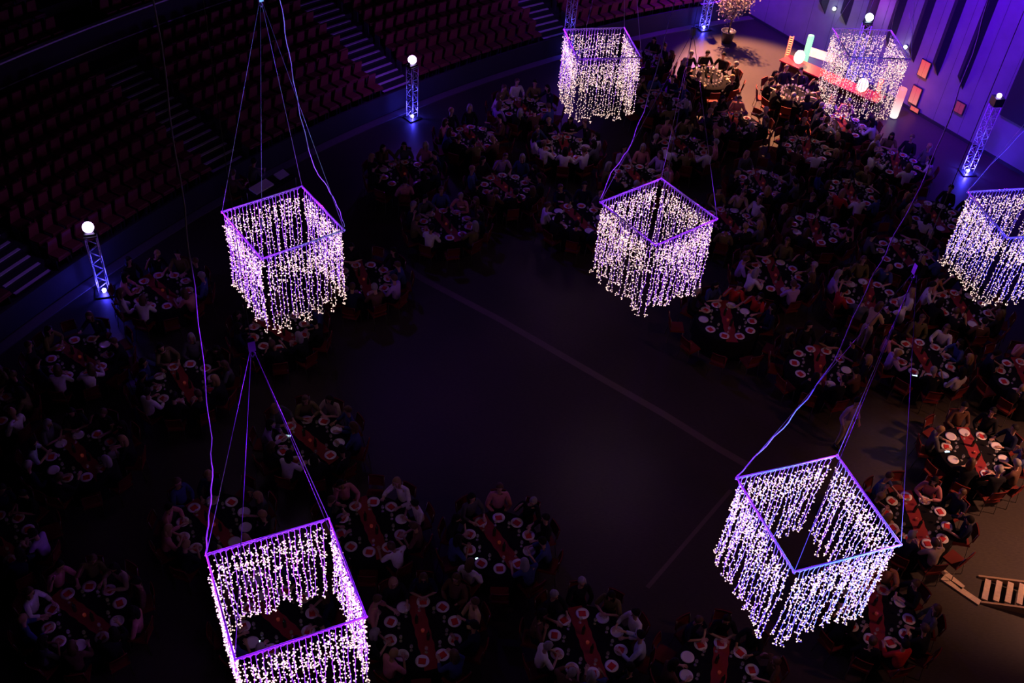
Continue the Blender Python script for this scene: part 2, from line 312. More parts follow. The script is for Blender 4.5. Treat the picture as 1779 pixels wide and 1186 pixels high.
# ---------------------------------------------------------------- hanging light cubes
def string_meshes(seed):
    r = random.Random(seed); L = 2.02 + r.uniform(-.14, .14); pts = []; x = y = 0.0; n = 26
    hook = [(0, 0, 0), (0, 0, -.06)]
    for i in range(n + 1):
        z = -.06 - (L - .06) * i / n
        x += r.uniform(-.012, .012) - x * .12; y += r.uniform(-.012, .012) - y * .12
        pts.append((x, y, z))
    sw = r.uniform(-.10, .10)
    for i in range(1, 4): pts.append((x + sw * i / 3, y + r.uniform(-.02, .02), pts[n][2] + (.02 * i * i - .05 * i) * .8))
    wm = MB(); wm.tube(hook + pts, .0062, 3, cap=False)
    bm = MB(); G = (1 + 5 ** .5) / 2; ico = [Vector(v).normalized() for v in ((-1, G, 0), (1, G, 0), (-1, -G, 0), (1, -G, 0), (0, -1, G), (0, 1, G), (0, -1, -G), (0, 1, -G), (G, 0, -1), (G, 0, 1), (-G, 0, -1), (-G, 0, 1))]
    icf = [(0, 11, 5), (0, 5, 1), (0, 1, 7), (0, 7, 10), (0, 10, 11), (1, 5, 9), (5, 11, 4), (11, 10, 2), (10, 7, 6), (7, 1, 8), (3, 9, 4), (3, 4, 2), (3, 2, 6), (3, 6, 8), (3, 8, 9), (4, 9, 5), (2, 4, 11), (6, 2, 10), (8, 6, 7), (9, 8, 1)]
    def bulb(t, spread):
        f = t * (len(pts) - 1); i = min(int(f), len(pts) - 2); p = Vector(pts[i]).lerp(Vector(pts[i + 1]), f - i)
        a = r.uniform(0, 2 * PI); d = r.uniform(.012, spread)
        c = p + Vector((math.cos(a) * d, math.sin(a) * d * .8, r.uniform(-.02, .02))); R = .0130
        bm.add([c + v * R for v in ico], icf, 0, True); wm.tube([p, c], .003, 3, cap=False)
    nb = 27
    for i in range(nb): bulb(.05 + .95 * (i + r.uniform(.1, .9)) / nb, .045)
    dens = r.uniform(.24, .40)
    for i in range(15): bulb(.055 + dens * (r.random() ** .8), .07)
    for i in range(3): bulb(r.uniform(.5, 1.0), .05)
    return wm.mesh('light_string', M['wire']), bm.mesh('bulbs', M['bulb'])
STR = [string_meshes(100 + i) for i in range(14)]
def frame_bar(side):
    b = MB(); b.tube([(-1, -1, 0), (1, -1, 0)], .022, 8); return b
def lead(side, seed):
    b = MB(); pts = [(-.93, 0, -.02)]
    for i in range(20):
        x0 = -.93 + .098 * i
        for t in (.25, .5, .75, 1.0): pts.append((x0 + .098 * t, 0, -.02 - .035 * math.sin(PI * t)))
    b.tube(pts, .0065, 4); return b
LEAD = lead(0, 0).mesh('lead_cable', M['wire']); BARM = None
bb = MB(); bb.tube([(-1.02, 0, 0), (1.02, 0, 0)], .016, 8); BARM = bb.mesh('frame_bar', M['frame'])
CLAB = {'A': 'hanging light cube in front of the stands, its cable rising from one back corner', 'B': 'hanging light cube over the middle tables, turned cornerwise to the camera',
 'C': 'largest-looking hanging light cube, low over the floor, dark opening seen through it', 'D': 'hanging light cube whose front face is cut by the bottom edge',
 'E': 'hanging light cube high in the picture beside a blue lamp tower', 'F': 'hanging light cube in front of the red bar and violet wall', 'G': 'hanging light cube cut by the side of the picture below the slanting tower'}
HOIST = {'A': 10.9, 'B': 10.0, 'C': 11.4, 'D': 10.9, 'E': 10.2, 'F': 9.8, 'G': 10.4}
CABLE = {  # points of the slack supply cable, from a corner of the frame upwards
 'D': [(-4.46, 9.82, 5.9)], 'A': [], 'B': [], 'C': [], 'G': []}
rs = random.Random(5)
hoistmesh = MB(); hoistmesh.box((0, 0, .10), (.09, .07, .16)); hoistmesh.tube([(0, 0, .02), (.03, 0, -.05), (0, 0, -.10), (-.03, 0, -.05)], .012, 5); HM = hoistmesh.mesh('hoist_hook', M['steel'])
CUBEOBJ = {}
def cabled(name, pts, r, mtl, parent=None):
    b = MB(); b.tube(pts, r, 5); return obj(name, b.mesh(name, mtl), parent)
for k, (cx, cy, cz, rot) in CUBES.items():
    rz = math.radians(rot)
    root = thing('light_cube', CLAB[k], 'hanging light', (cx, cy, cz), rz, 'square curtain lights hung over the tables'); CUBEOBJ[k] = root
    for s in range(4):
        a = s * PI / 2; ox, oy = math.sin(a), -math.cos(a)
        o = obj('frame_bar', BARM, root, (ox, oy, 0), a); obj('lead_cable', LEAD, root, (ox, oy, 0), a)
        for i in range(20):
            x = -.88 + 1.76 * i / 19
            wm, bmesh_ = STR[rs.randrange(14)]
            px_, py_ = ox + math.cos(a) * x, oy + math.sin(a) * x
            so = obj('light_string', wm, root, (px_, py_, -.02), rs.choice((0, 1.2, 2.4, 3.9, 5.0))); so.rotation_euler.x = rs.uniform(-.012, .012); so.rotation_euler.y = rs.uniform(-.012, .012)
            so.scale = (1, 1, rs.uniform(.95, 1.04)); tag(obj('bulbs', bmesh_, so), kind='stuff')
    hz = HOIST[k] - cz
    h = obj('hoist_hook', HM, root, (0, 0, hz)); 
    for x, y in ((-1, -1), (1, -1), (1, 1), (-1, 1)): cabled('suspension_wire', [(x, y, 0), (x * .02, y * .02, hz)], .0055, M['steel'], root)
    cabled('chain', [(0, 0, hz + .2), (0, 0, 23.9 - cz)], .005, M['black'], root)
def slack(k, pts, r=.010):
    """supply cable of a cube, given in hall coordinates"""
    root = CUBEOBJ[k]; inv = (Matrix.Translation(root.location) @ Matrix.Rotation(root.rotation_euler.z, 4, 'Z')).inverted()
    P = [inv @ Vector(p) for p in pts]; Q = []
    for i in range(len(P) - 1):
        for j in range(6):
            t = j / 6; Q.append(P[i].lerp(P[i + 1], t) + Vector((.012 * math.sin(9 * (i + t)), .012 * math.cos(7 * (i + t)), 0)))
    Q.append(P[-1]); cabled('supply_cable', Q, r, M['wire'], root)
slack('D', [(-4.56, 9.8, 5.9), (-4.56, 10.14, 6.3), (-4.43, 10.26, 7.1), (-4.3, 10.23, 8.2), (-4.16, 10.21, 10.5), (-3.96, 9.9, 12.6), (-3.6, 9.16, 15.5), (-3.09, 7.93, 17.0)])
slack('A', [(-3.96, 18.9, 5.76), (-4.12, 19.19, 6.0), (-4.36, 19.36, 6.4), (-4.7, 19.47, 6.9), (-4.9, 19.43, 8.2), (-5.01, 19.42, 9.4), (-5.08, 19.3, 10.8), (-5.24, 19.65, 12.0)])
slack('B', [(1.83, 21.25, 5.49), (2.05, 21.84, 5.9), (2.39, 22.09, 6.4), (2.67, 22.59, 7.2), (2.85, 22.94, 8.1), (3.08, 23.63, 9.6), (3.22, 23.87, 11.0)])
slack('C', [(4.07, 12.04, 6.31), (4.32, 12.25, 6.6), (4.64, 12.4, 7.1), (4.98, 12.58, 7.8), (5.25, 12.71, 8.6), (5.45, 13.03, 9.7), (5.63, 13.21, 10.6), (5.81, 13.33, 11.6), (5.82, 13.3, 13.0), (5.63, 13.04, 14.6), (5.61, 13.14, 15.5)])
slack('G', [(11.51, 23.58, 5.21), (11.94, 23.89, 5.8), (12.66, 24.39, 6.6), (13.52, 25.06, 7.6)], .006)
slack('F', [(11.92, 31.6, 4.86), (11.73, 31.75, 5.6), (11.52, 31.98, 6.2)], .006)

# ---------------------------------------------------------------- lamp towers
def truss_mesh(h, big=True):
    b = MB(); w_ = .145
    for x in (-w_, w_):
        for y in (-w_, w_): b.tube([(x, y, .06), (x, y, h)], .016, 6)
    n = max(4, int(h / .21)); st = (h - .08) / n
    br = MB()
    for (x0, y0, x1, y1) in ((-w_, -w_, w_, -w_), (w_, -w_, w_, w_), (w_, w_, -w_, w_), (-w_, w_, -w_, -w_)):
        for i in range(n):
            z0, z1 = .06 + st * i, .06 + st * (i + 1)
            a, c = ((x0, y0, z0), (x1, y1, z1)) if i % 2 else ((x1, y1, z0), (x0, y0, z1))
            br.tube([a, c], .009, 5)
    pl = MB(); pl.box((0, 0, .02), (.5, .5, .04)); tp = MB(); tp.box((0, 0, h + .02), (.34, .34, .03))
    ul = MB(); ul.lathe([(.05, .04), (.065, .10), (.05, .13)], 12)
    hd = MB(); hd.box((-.13, 0, h + .16), (.03, .10, .26)); hd.box((.13, 0, h + .16), (.03, .10, .26)); hd.box((0, 0, h + .06), (.30, .22, .06))
    gl = MB(); gl.ball((0, 0, h + (.26 if big else .36)), .155 if big else .085, 16, 10)
    if not big: hd.box((0, 0, h + .16), (.34, .34, .30))
    return b, br, pl, tp, ul, hd, gl
TLAB = ['leaning-looking blue lamp tower standing alone before the stands', 'blue lamp tower in front of the middle of the stands', 'slanting violet lamp tower against the bare concrete wall',
        'blue lamp tower cut by the top edge behind a light cube', 'lamp tower at the top edge beside the pale tree', 'lamp tower half hidden behind the light cube at the bar']
for i, (x, y, h) in enumerate(TOWERS):
    b, br, pl, tp, ul, hd, gl = truss_mesh(h, i != 2)
    t = thing('lamp_tower', TLAB[i], 'lamp tower', (x, y, 0), math.radians((20, 45, 10, 30, 25, 0)[i]), 'lattice lamp towers around the floor')
    obj('chord', b.mesh('chord', M['alu']), t); obj('bracing', br.mesh('bracing', M['alu']), t); obj('base_plate', pl.mesh('base_plate', M['black']), t); obj('top_plate', tp.mesh('top_plate', M['black']), t)
    obj('uplight', ul.mesh('uplight', M['uplight']), t); obj('yoke', hd.mesh('yoke', M['black']), t); obj('lamp_head', gl.mesh('lamp_head', M['headcy'] if i in (5,) else M['head']), t)
    point('tower_glow', (x, y, .22), 40 if i != 2 else 120, BLUE, .05); point('tower_glow', (x, y, h * .55), 5, (.10, .08, 1), .04)
    point('head_glow', (x, y, h + .55), (24, 90, 8, 50, 600, 26)[i], (VIOLET, VIOLET, BLUE, VIOLET, (.16, .0, 1.0), (.7, .0, 1.0))[i], .12)

# ---------------------------------------------------------------- people
def skinned(name, nodes, edges, radii, root=0, sub=1):
    me = bpy.data.meshes.new(name); me.from_pydata(nodes, edges, []); o = bpy.data.objects.new(name, me); COL.objects.link(o)
    sk = o.modifiers.new('s', 'SKIN'); sk.use_smooth_shade = True; sk.branch_smoothing = .4
    ly = me.skin_vertices[0].data
    for i, r in enumerate(radii):
        r = r if isinstance(r, tuple) else (r, r); ly[i].radius = r; ly[i].use_root = (i == root)
    if sub: o.modifiers.new('u', 'SUBSURF').levels = sub
    dg = bpy.context.evaluated_depsgraph_get(); dg.update()
    out = bpy.data.meshes.new_from_object(o.evaluated_get(dg), depsgraph=dg); out.name = name
    bpy.data.objects.remove(o); bpy.data.meshes.remove(me)
    for p in out.polygons: p.use_smooth = True
    out.materials.clear(); out.materials.append(M['trouser'])
    return out
class Sk:
    def __init__(s): s.n = []; s.e = []; s.r = []
    def add(s, p, r, par=None):
        s.n.append(tuple(p)); s.r.append(r)
        if par is not None: s.e.append((par, len(s.n) - 1))
        return len(s.n) - 1
def fingers(s, hand, palm, fwd, side, up):
    """five separate bent fingers and a thumb-side thumb on the palm node"""
    pv, f, sd, u = Vector(palm), Vector(fwd).normalized(), Vector(side).normalized(), Vector(up).normalized()
    for k, ln in enumerate((.065, .078, .074, .058)):
        o = (k - 1.5) * .021
        a = s.add(pv + f * .045 + sd * o, .010, hand); b = s.add(pv + f * (.045 + ln * .55) + sd * o * 1.1 - u * .008, .0085, a); s.add(pv + f * (.045 + ln) + sd * o * 1.15 - u * .026, .007, b)
    a = s.add(pv - sd * .035 + f * .005, .012, hand); s.add(pv - sd * .062 + f * .04 - u * .012, .009, a)
def figure(pose):
    """returns body, top, bottom, hair, shoe meshes of one pose; faces +y"""
    P = pose; pel = Vector(P['pel']); ch = Vector(P['chest']); nk = ch + Vector(P.get('nk', (0, .02, .17))); hd = nk + Vector(P.get('hd', (0, .03, .15)))
    body = Sk(); top = Sk(); bot = Sk()
    mid = pel.lerp(ch, .5)
    def torso(s, g, neck=True):
        a = s.add(pel, (.15 + g, .12 + g)); b = s.add(mid, (.135 + g, .11 + g), a); c = s.add(ch, (.155 + g, .11 + g), b)
        return a, b, c
    a, b, c = torso(body, -.055); n = body.add(nk, .050, body.add(ch.lerp(nk, .5), .045, c)); h1 = body.add(nk.lerp(hd, .62), (.068, .075), n); h2 = body.add(hd, (.078, .095), h1); body.add(hd + Vector((0, -.01, .06)), (.06, .075), h2)
    ta, tb, tc = torso(top, .020); top.add(ch.lerp(nk, .5), (.074, .072), tc)
    ba = bot.add(pel + Vector((0, 0, .01)), (.168, .140)); bot.add(pel.lerp(mid, .55), (.140, .118), ba)
    shoe = MB()
    for sx in (-1, 1):
        sh = ch + Vector((sx * .165, 0, .075)); el = Vector(P['el'][0 if sx < 0 else 1]); wr = Vector(P['wr'][0 if sx < 0 else 1])
        for s_, par, g in ((body, c, -.026), (top, tc, .012)):
            i1 = s_.add(sh, .062 + g, par); i2 = s_.add(sh.lerp(el, .55), .052 + g, i1); i3 = s_.add(el, .044 + (-.012 if s_ is body else g), i2)
            if s_ is body:
                i4 = s_.add(wr, .028, i3); f = (wr - el).normalized(); palm = wr + f * .06; i5 = s_.add(palm, (.040, .020), i4)
                sd = f.cross(Vector((0, 0, 1))).normalized() * (-sx); up = sd.cross(f) * (1 if sd.cross(f).z > 0 else -1)
                fingers(s_, i5, palm, f, -sd if sx > 0 else -sd, up)
            elif not P.get('short'): s_.add(el.lerp(wr, .9), .037 + g, i3)
        hp = pel + Vector((sx * .09, .02, -.01)); kn = Vector(P['kn'][0 if sx < 0 else 1]); ak = Vector(P['ak'][0 if sx < 0 else 1])
        for s_, par, g in ((body, a, -.030), (bot, ba, .014)):
            j1 = s_.add(hp, .088 + g, par); j2 = s_.add(hp.lerp(kn, .5), .078 + g, j1); j3 = s_.add(kn, .058 + g, j2); j4 = s_.add(kn.lerp(ak, .45), .052 + g, j3); j5 = s_.add(ak, .038 + g, j4)
            if s_ is body: s_.add(ak + Vector((0, .10, -.05)), (.036, .025), j5)
        shoe.ball((ak.x, ak.y + .07, ak.z - .045), .15, 10, 6, sc_=(.36, .95, .32))
    bm1 = skinned('body', body.n, body.e, body.r)
    # face: nose, ears, eyes joined to the head's surface
    x = MB(); x.add([tuple(v.co) for v in bm1.vertices], [tuple(p.vertices) for p in bm1.polygons], 0, True)
    x.ball(hd + Vector((0, .092, -.012)), .013, 8, 6, sc_=(.8, 1.0, 1.6)); x.ball(hd + Vector((-.078, 0, -.005)), .024, 8, 6, sc_=(.4, .8, 1.3)); x.ball(hd + Vector((.078, 0, -.005)), .024, 8, 6, sc_=(.4, .8, 1.3))
    for sx in (-1, 1): x.ball(hd + Vector((sx * .03, .084, .012)), .0065, 8, 6, mi=1)
    x.ball(hd + Vector((0, .083, -.05)), .018, 8, 4, mi=2, sc_=(1.2, .35, .3))
    bm2 = x.mesh('body', [M['skin'], M['black'], M['lip']]); bpy.data.meshes.remove(bm1)
    tm = skinned('shirt', top.n, top.e, top.r); bo = skinned('trousers', bot.n, bot.e, bot.r)
    def hair(kind):
        b = MB(); r = .104; rings = 9; seg = 16; vs = []; lim = math.radians(100)
        for i in range(rings + 1):
            t = lim * i / rings
            for k in range(seg):
                a = 2 * PI * k / seg; back = max(0, -math.sin(a)); front = max(0, math.sin(a))
                tt = t * (1 + .35 * back - .42 * front); rr = r * (1 + .035 * math.sin(5 * a + i))
                vs.append((hd.x + rr * .88 * math.sin(tt) * math.cos(a), hd.y - .012 + rr * 1.06 * math.sin(tt) * math.sin(a), hd.z + .008 + rr * 1.10 * math.cos(tt)))
        b.add(vs, [(i * seg + k, i * seg + (k + 1) % seg, (i + 1) * seg + (k + 1) % seg, (i + 1) * seg + k) for i in range(rings) for k in range(seg)] + [tuple(range(seg))], 0, True)
        if kind: b.ball(hd + Vector((0, -.085, -.10)), .10, 14, 8, sc_=(.92, .55, 1.75)); b.ball(hd + Vector((-.075, -.02, -.09)), .06, 10, 6, sc_=(.5, .8, 1.9)); b.ball(hd + Vector((.075, -.02, -.09)), .06, 10, 6, sc_=(.5, .8, 1.9))
        return b.mesh('hair', M['hair_dark'])
    return dict(body=bm2, shirt=tm, trousers=bo, hair=hair(0), hairlong=hair(1), shoe=shoe.mesh('shoe', M['shoe']))
SIT = dict(kn=[(-.12, .43, .50), (.12, .43, .50)], ak=[(-.12, .42, .10), (.13, .40, .10)])
POSES = [
 dict(SIT, pel=(0, 0, .56), chest=(0, .05, .98), el=[(-.27, .16, .80), (.27, .16, .80)], wr=[(-.18, .36, .81), (.18, .36, .81)]),
 dict(SIT, pel=(0, 0, .56), chest=(0, .14, .96), hd=(0, .06, .14), el=[(-.30, .28, .80), (.30, .26, .80)], wr=[(-.09, .43, .83), (.12, .46, .83)]),
 dict(SIT, pel=(0, .02, .56), chest=(0, -.04, .98), el=[(-.28, .04, .72), (.28, .05, .72)], wr=[(-.12, .24, .68), (.10, .25, .68)]),
 dict(SIT, pel=(0, 0, .56), chest=(.05, .05, .98), nk=(.03, .03, .16), hd=(.05, .03, .14), el=[(-.25, .20, .82), (.36, .20, .86)], wr=[(-.12, .40, .83), (.30, .42, .98)]),
 dict(SIT, pel=(0, 0, .56), chest=(-.05, .06, .98), nk=(-.03, .03, .16), hd=(-.05, .04, .14), el=[(-.34, .18, .82), (.27, .22, .82)], wr=[(-.26, .40, .84), (.16, .24, 1.08)], short=True),
 dict(SIT, pel=(0, 0, .56), chest=(0, .08, .98), hd=(.0, .07, .12), el=[(-.28, .20, .80), (.28, .20, .80)], wr=[(-.05, .36, .86), (.07, .36, .86)], short=True),
]
STANDP = [dict(pel=(0, 0, .96), chest=(0, .02, 1.37), el=[(-.27, -.02, 1.12), (.29, -.01, 1.13)], wr=[(-.26, .12, .93), (.27, .14, .94)], kn=[(-.10, .03, .52), (.11, .06, .52)], ak=[(-.11, -.03, .10), (.13, .02, .10)]),
          dict(pel=(0, 0, .96), chest=(0, .10, 1.36), hd=(0, .06, .13), el=[(-.26, .22, 1.16), (.27, .22, 1.16)], wr=[(-.10, .38, 1.10), (.12, .38, 1.12)], kn=[(-.10, .02, .52), (.10, .02, .52)], ak=[(-.11, -.03, .10), (.11, -.02, .10)], short=True)]
FIG = [figure(p) for p in POSES]; SFIG = [figure(p) for p in STANDP]
def person(fig, loc, rz, label, top, bottom, hair, longhair=False, skin='skin', group=None):
    r = thing('person', label, 'person', loc, rz, group)
    for nm_, key, mt in (('body', 'body', None), ('shirt', 'shirt', top), ('trousers', 'trousers', bottom), ('hair', 'hairlong' if longhair else 'hair', hair), ('shoe', 'shoe', None)):
        o = obj(nm_, fig[key], r)
        if mt is not None or (nm_ == 'body' and skin != 'skin'):
            o.material_slots[0].link = 'OBJECT'; o.material_slots[0].material = mt if mt is not None else M[skin]
    return r

# ---------------------------------------------------------------- tables
TABLES = {'L1': (-9.78, 21.91), 'L2': (-11.04, 19.04), 'L3': (-8.16, 18.44), 'L4': (-4.66, 16.89), 'L5': (-9.8, 15.8), 'L6': (-6.26, 14.17), 'L7': (-8.24, 11.63), 'L8': (-2.79, 14.5), 'L9': (0.11, 14.36), 'L10': (-4.32, 11.92),
 'L11': (-1.32, 11.96), 'L12': (2.11, 12.02), 'L13': (4.82, 11.59), 'L14': (8.4, 13.35), 'L15': (9.9, 16.09), 'L16': (11.91, 18.43), 'L17': (14.13, 21.38), 'L18': (11.42, 21.83), 'L19': (8.42, 21.16), 'L20': (6.04, 22.76),
 'L21': (7.69, 25.03), 'L22': (9.31, 27.61), 'L23': (10.84, 29.89), 'L24': (7.9, 29.98), 'L25': (13.4, 28.96), 'L26': (13.13, 24.25), 'L27': (11.89, 26.7), 'L28': (10.4, 24.4), 'L29': (-0.64, 28.42), 'L30': (-2.33, 26.15),
 'L31': (-3.95, 28.68), 'L32': (-1.94, 31.25), 'L33': (-4.38, 23.15), 'L34': (-6.26, 20.69), 'L35': (-0.27, 33.49), 'L36': (1.26, 31.14), 'L37': (3.68, 29.65), 'L38': (4.67, 34.76), 'L39': (6.64, 37.07), 'L40': (4.06, 37.97),
 'L41': (9.83, 36.3), 'L42': (5.37, 31.81), 'L43': (7.34, 33.71), 'L45': (9.75, 32.41), 'L46': (11.38, 34.3), 'L47': (12.81, 32.0), 'L49': (6.57, 27.58), 'L50': (1.74, 27.06), 'L51': (-10.79, 13.23), 'L52': (-12.72, 16.89)}
PHR = {'L1': 'table beside the lone lamp tower', 'L2': 'table below the lone lamp tower', 'L3': 'table beside the bottom cube\'s hoist', 'L4': 'stands-side table with two lit phones', 'L5': 'third table down from the lone tower',
 'L6': 'table crossed by the bottom cube\'s cable', 'L7': 'table in the bottom stands-side corner', 'L8': 'table at the bottom cube\'s top corner', 'L9': 'table jutting into the empty floor', 'L10': 'table seen through the bottom cube',
 'L11': 'table beside the bottom cube\'s low corner', 'L12': 'table at mid bottom edge', 'L13': 'bottom edge table under the largest cube', 'L14': 'table between largest cube and slatted steps', 'L15': 'table touching the largest cube\'s side corner',
 'L16': 'brightest table above the lit bare floor', 'L17': 'side edge table below the side cube', 'L18': 'table below the largest cube\'s hoist', 'L19': 'table where the blue cables cross', 'L20': 'table with empty red chairs',
 'L21': 'table of the guest in violet-lit shirt', 'L22': 'second table behind the violet-lit shirt', 'L23': 'table of the orange-red dressed guest', 'L24': 'table beyond the middle cube\'s top corner', 'L25': 'table between side cube and long cable',
 'L26': 'table under the side cube\'s low edge', 'L27': 'table beside the side cube\'s outer corner', 'L28': 'table of the guest in bright red', 'L29': 'table of violet-lit guests before the stands', 'L30': 'dark table bordering the empty floor',
 'L31': 'table below the mid-stands tower', 'L32': 'second table past the mid-stands tower', 'L33': 'table just beside the stands cube', 'L34': 'table right below the stands cube', 'L35': 'table beside the top cube',
 'L36': 'table below the top cube', 'L37': 'table between top and middle cubes', 'L38': 'table below the silhouetted group', 'L39': 'silhouetted table on the lit floor', 'L40': 'table behind the top cube',
 'L41': 'table in front of the red bar', 'L42': 'table crossed by the middle cube\'s wires', 'L43': 'glittering table at the lit floor\'s tip', 'L45': 'table below the bar cube\'s outer side', 'L46': 'table right under the bar cube',
 'L47': 'table before the pink column lamp', 'L49': 'table touching the middle cube\'s side corner', 'L50': 'table behind the middle cube\'s cable corner', 'L51': 'table cut by the stands-side edge, lower', 'L52': 'table cut by the stands-side edge, upper'}
HOURS = ['twelve', 'one', 'two', 'three', 'four', 'five', 'six', 'seven', 'eight', 'nine', 'ten', 'eleven']
EMPTY = {'L20': (4, 5, 6, 7, 8), 'L13': (9,), 'L4': (1,), 'L9': (6,), 'L14': (10,), 'L15': (3,), 'L19': (8,), 'L27': (6, 7), 'L21': (5, 6), 'L39': (6,), 'L16': (9,)}
NOTE = [((235, 545), 'white'), ((125, 672), 'white'), ((42, 770), 'lightblue'), ((85, 760), 'grey'), ((470, 760), 'violet'), ((503, 828), 'white'), ((515, 708), 'olive'), ((565, 708), 'beige'), ((885, 845), 'rose'), ((828, 998), 'white'), ((60, 1070), 'white'), ((185, 1005), 'beige'),
 ((45, 925), 'violet'), ((1110, 1120), 'lightblue'), ((955, 1150), 'white'), ((720, 905), 'white'), ((620, 855), 'rose'), ((1290, 455), 'violet'), ((1388, 512), 'violet'), ((1470, 510), 'red'), ((1440, 520), 'violet'), ((1552, 550), 'white'), ((1620, 395), 'white'), ((1010, 288), 'white'),
 ((1078, 240), 'violet'), ((1545, 635), 'violet'), ((1655, 665), 'white'), ((1545, 1005), 'orange'), ((1605, 1090), 'grey'), ((1590, 1160), 'red'), ((1540, 850), 'blue'), ((1640, 850), 'rose'), ((1192, 183), 'white'), ((1320, 535), 'red'), ((1270, 510), 'red'), ((1458, 330), 'red'), ((1567, 335), 'orange'),  # orange top by the steps: warm light on bare arms painted as cloth
 ((1670, 265), 'white'), ((880, 190), 'violet'), ((1560, 310), 'white'), ((868, 295), 'violet'), ((800, 360), 'rose'), ((1135, 278), 'violet'), ((1620, 990), 'beige'), ((830, 1045), 'yellow'), ((1055, 990), 'olive'), ((1740, 690), 'black'), ((1735, 840), 'black'), ((1500, 500), 'olive'), ((1385, 155), 'black'), ((1090, 285), 'rose'),
 ((1190, 1085), 'navy'), ((1340, 1150), 'brown'), ((685, 490), 'violet'), ((1290, 365), 'beige'), ((690, 1130), 'rose'), ((800, 1055), 'brown'), ((940, 1075), 'brown'), ((1635, 512), 'orange'), ((1700, 540), 'brown'), ((1765, 700), 'rose'), ((1665, 735), 'brown')]
top_ = MB(); top_.lathe([(.88, .70), (.895, .715), (.895, .735), (.88, .742)], 40); TOPM = top_.mesh('tabletop', M['wood'])
legm = MB(); legm.tube([(0, 0, 0), (0, 0, .70)], .016, 6); LEGM = legm.mesh('leg', M['chrome'])
def cloth_mesh():
    b = MB(); n = 60; prof = [(.905, .7465), (.915, .735), (.918, .60), (.925, .35), (.935, .06)]; vs = [(0, 0, .7475)]
    for i, (r, z) in enumerate([(.5, .7475)] + prof):
        for k in range(n):
            a = 2 * PI * k / n; rr = r + (.028 * math.sin(a * 14) * max(0, i - 2) / 3); vs.append((rr * math.cos(a), rr * math.sin(a), z))
    fs = [(0, 1 + k, 1 + (k + 1) % n) for k in range(n)]
    for i in range(len(prof)): fs += [(1 + i * n + k, 1 + (i + 1) * n + k, 1 + (i + 1) * n + (k + 1) % n, 1 + i * n + (k + 1) % n) for k in range(n)]
    b.add(vs, fs, 0, True); return b.mesh('tablecloth', M['cloth'])
CLOTHM = cloth_mesh()
rn = MB(); vs = [(-.90 + .06 * i, s * (.16 + .01 * math.sin(i * 1.3)), .7525 + .002 * math.sin(i * .9 + s)) for i in range(31) for s in (-1, 1)]
rn.add(vs, [(2 * i, 2 * i + 2, 2 * i + 3, 2 * i + 1) for i in range(30)], 0, True); RUNM = rn.mesh('table_runner', M['runner'])
pm = MB(); pm.lathe([(.07, 0), (.09, .004), (.105, .012), (.142, .022), (.144, .026), (.10, .016), (.06, .012)], 28, capb=True, capt=True); PLATEM = pm.mesh('dinner_plate', M['plate'])
nk = MB(); nk.box((0, 0, .006), (.15, .13, .012), top=.97); nk.box((0, 0, .014), (.14, .12, .006), top=.95); NAPM = nk.mesh('napkin', M['napkin'])
gm = MB(); gm.lathe([(.034, 0), (.034, .003), (.005, .006), (.004, .085), (.012, .092), (.034, .12), (.037, .15), (.030, .19), (.0285, .19), (.034, .15), (.031, .122), (.004, .098)], 12, capb=True, capt=True); GLASSM = gm.mesh('wine_glass', M['glass'])
bo_ = MB(); bo_.lathe([(.036, 0), (.038, .01), (.038, .19), (.03, .225), (.014, .25), (.013, .30), (.015, .302), (.015, .31)], 14); BOTM = bo_.mesh('wine_bottle', M['bottle'])
cd = MB(); cd.lathe([(.035, 0), (.04, .05), (.037, .052), (.03, .012)], 14); CANM = cd.mesh('candle_glass', mat('candle_cup', (.6, .1, .08), .2, emit=(1, .16, .08), estr=.03))
# chairs
def chair_meshes():
    s_ = MB(); s_.box((0, 0, .455), (.42, .42, .05), top=.94)
    b = MB(); vs = []
    for i in range(7):
        for j in range(5):
            u = -.20 + .40 * i / 6; v = j / 4
            vs.append((u * (1 - .08 * v), -.20 - .05 * v - .02 * (1 - (u / .2) ** 2) , .60 + .30 * v))
    n = len(vs); vs += [(x, y - .03, z) for x, y, z in vs]; fs = [(i * 5 + j, (i + 1) * 5 + j, (i + 1) * 5 + j + 1, i * 5 + j + 1) for i in range(6) for j in range(4)]
    fs += [tuple(q + n for q in f[::-1]) for f in fs]
    edge = [i * 5 for i in range(7)] + [30 + j for j in range(1, 5)] + [i * 5 + 4 for i in range(5, -1, -1)] + [j for j in range(3, 0, -1)]
    fs += [(edge[i], edge[(i + 1) % len(edge)], edge[(i + 1) % len(edge)] + n, edge[i] + n) for i in range(len(edge))]
    b.add(vs, fs, 0, True)
    legs = []
    for x in (-.18, .18):
        l = MB(); l.tube([(x, .17, .43), (x * 1.12, .20, 0)], .011, 6); legs.append(l)
        l = MB(); l.tube([(x, -.245, .88), (x, -.20, .62), (x, -.18, .43), (x * 1.12, -.24, 0)], .011, 6); legs.append(l)
    return s_, b, legs
cs, cb, cl = chair_meshes()
CHM = [cs.mesh('seat', M['chairred']), cb.mesh('backrest', M['chairred'])] + [l.mesh('leg', M['chrome']) for l in cl]
seats = []
tr = random.Random(3)
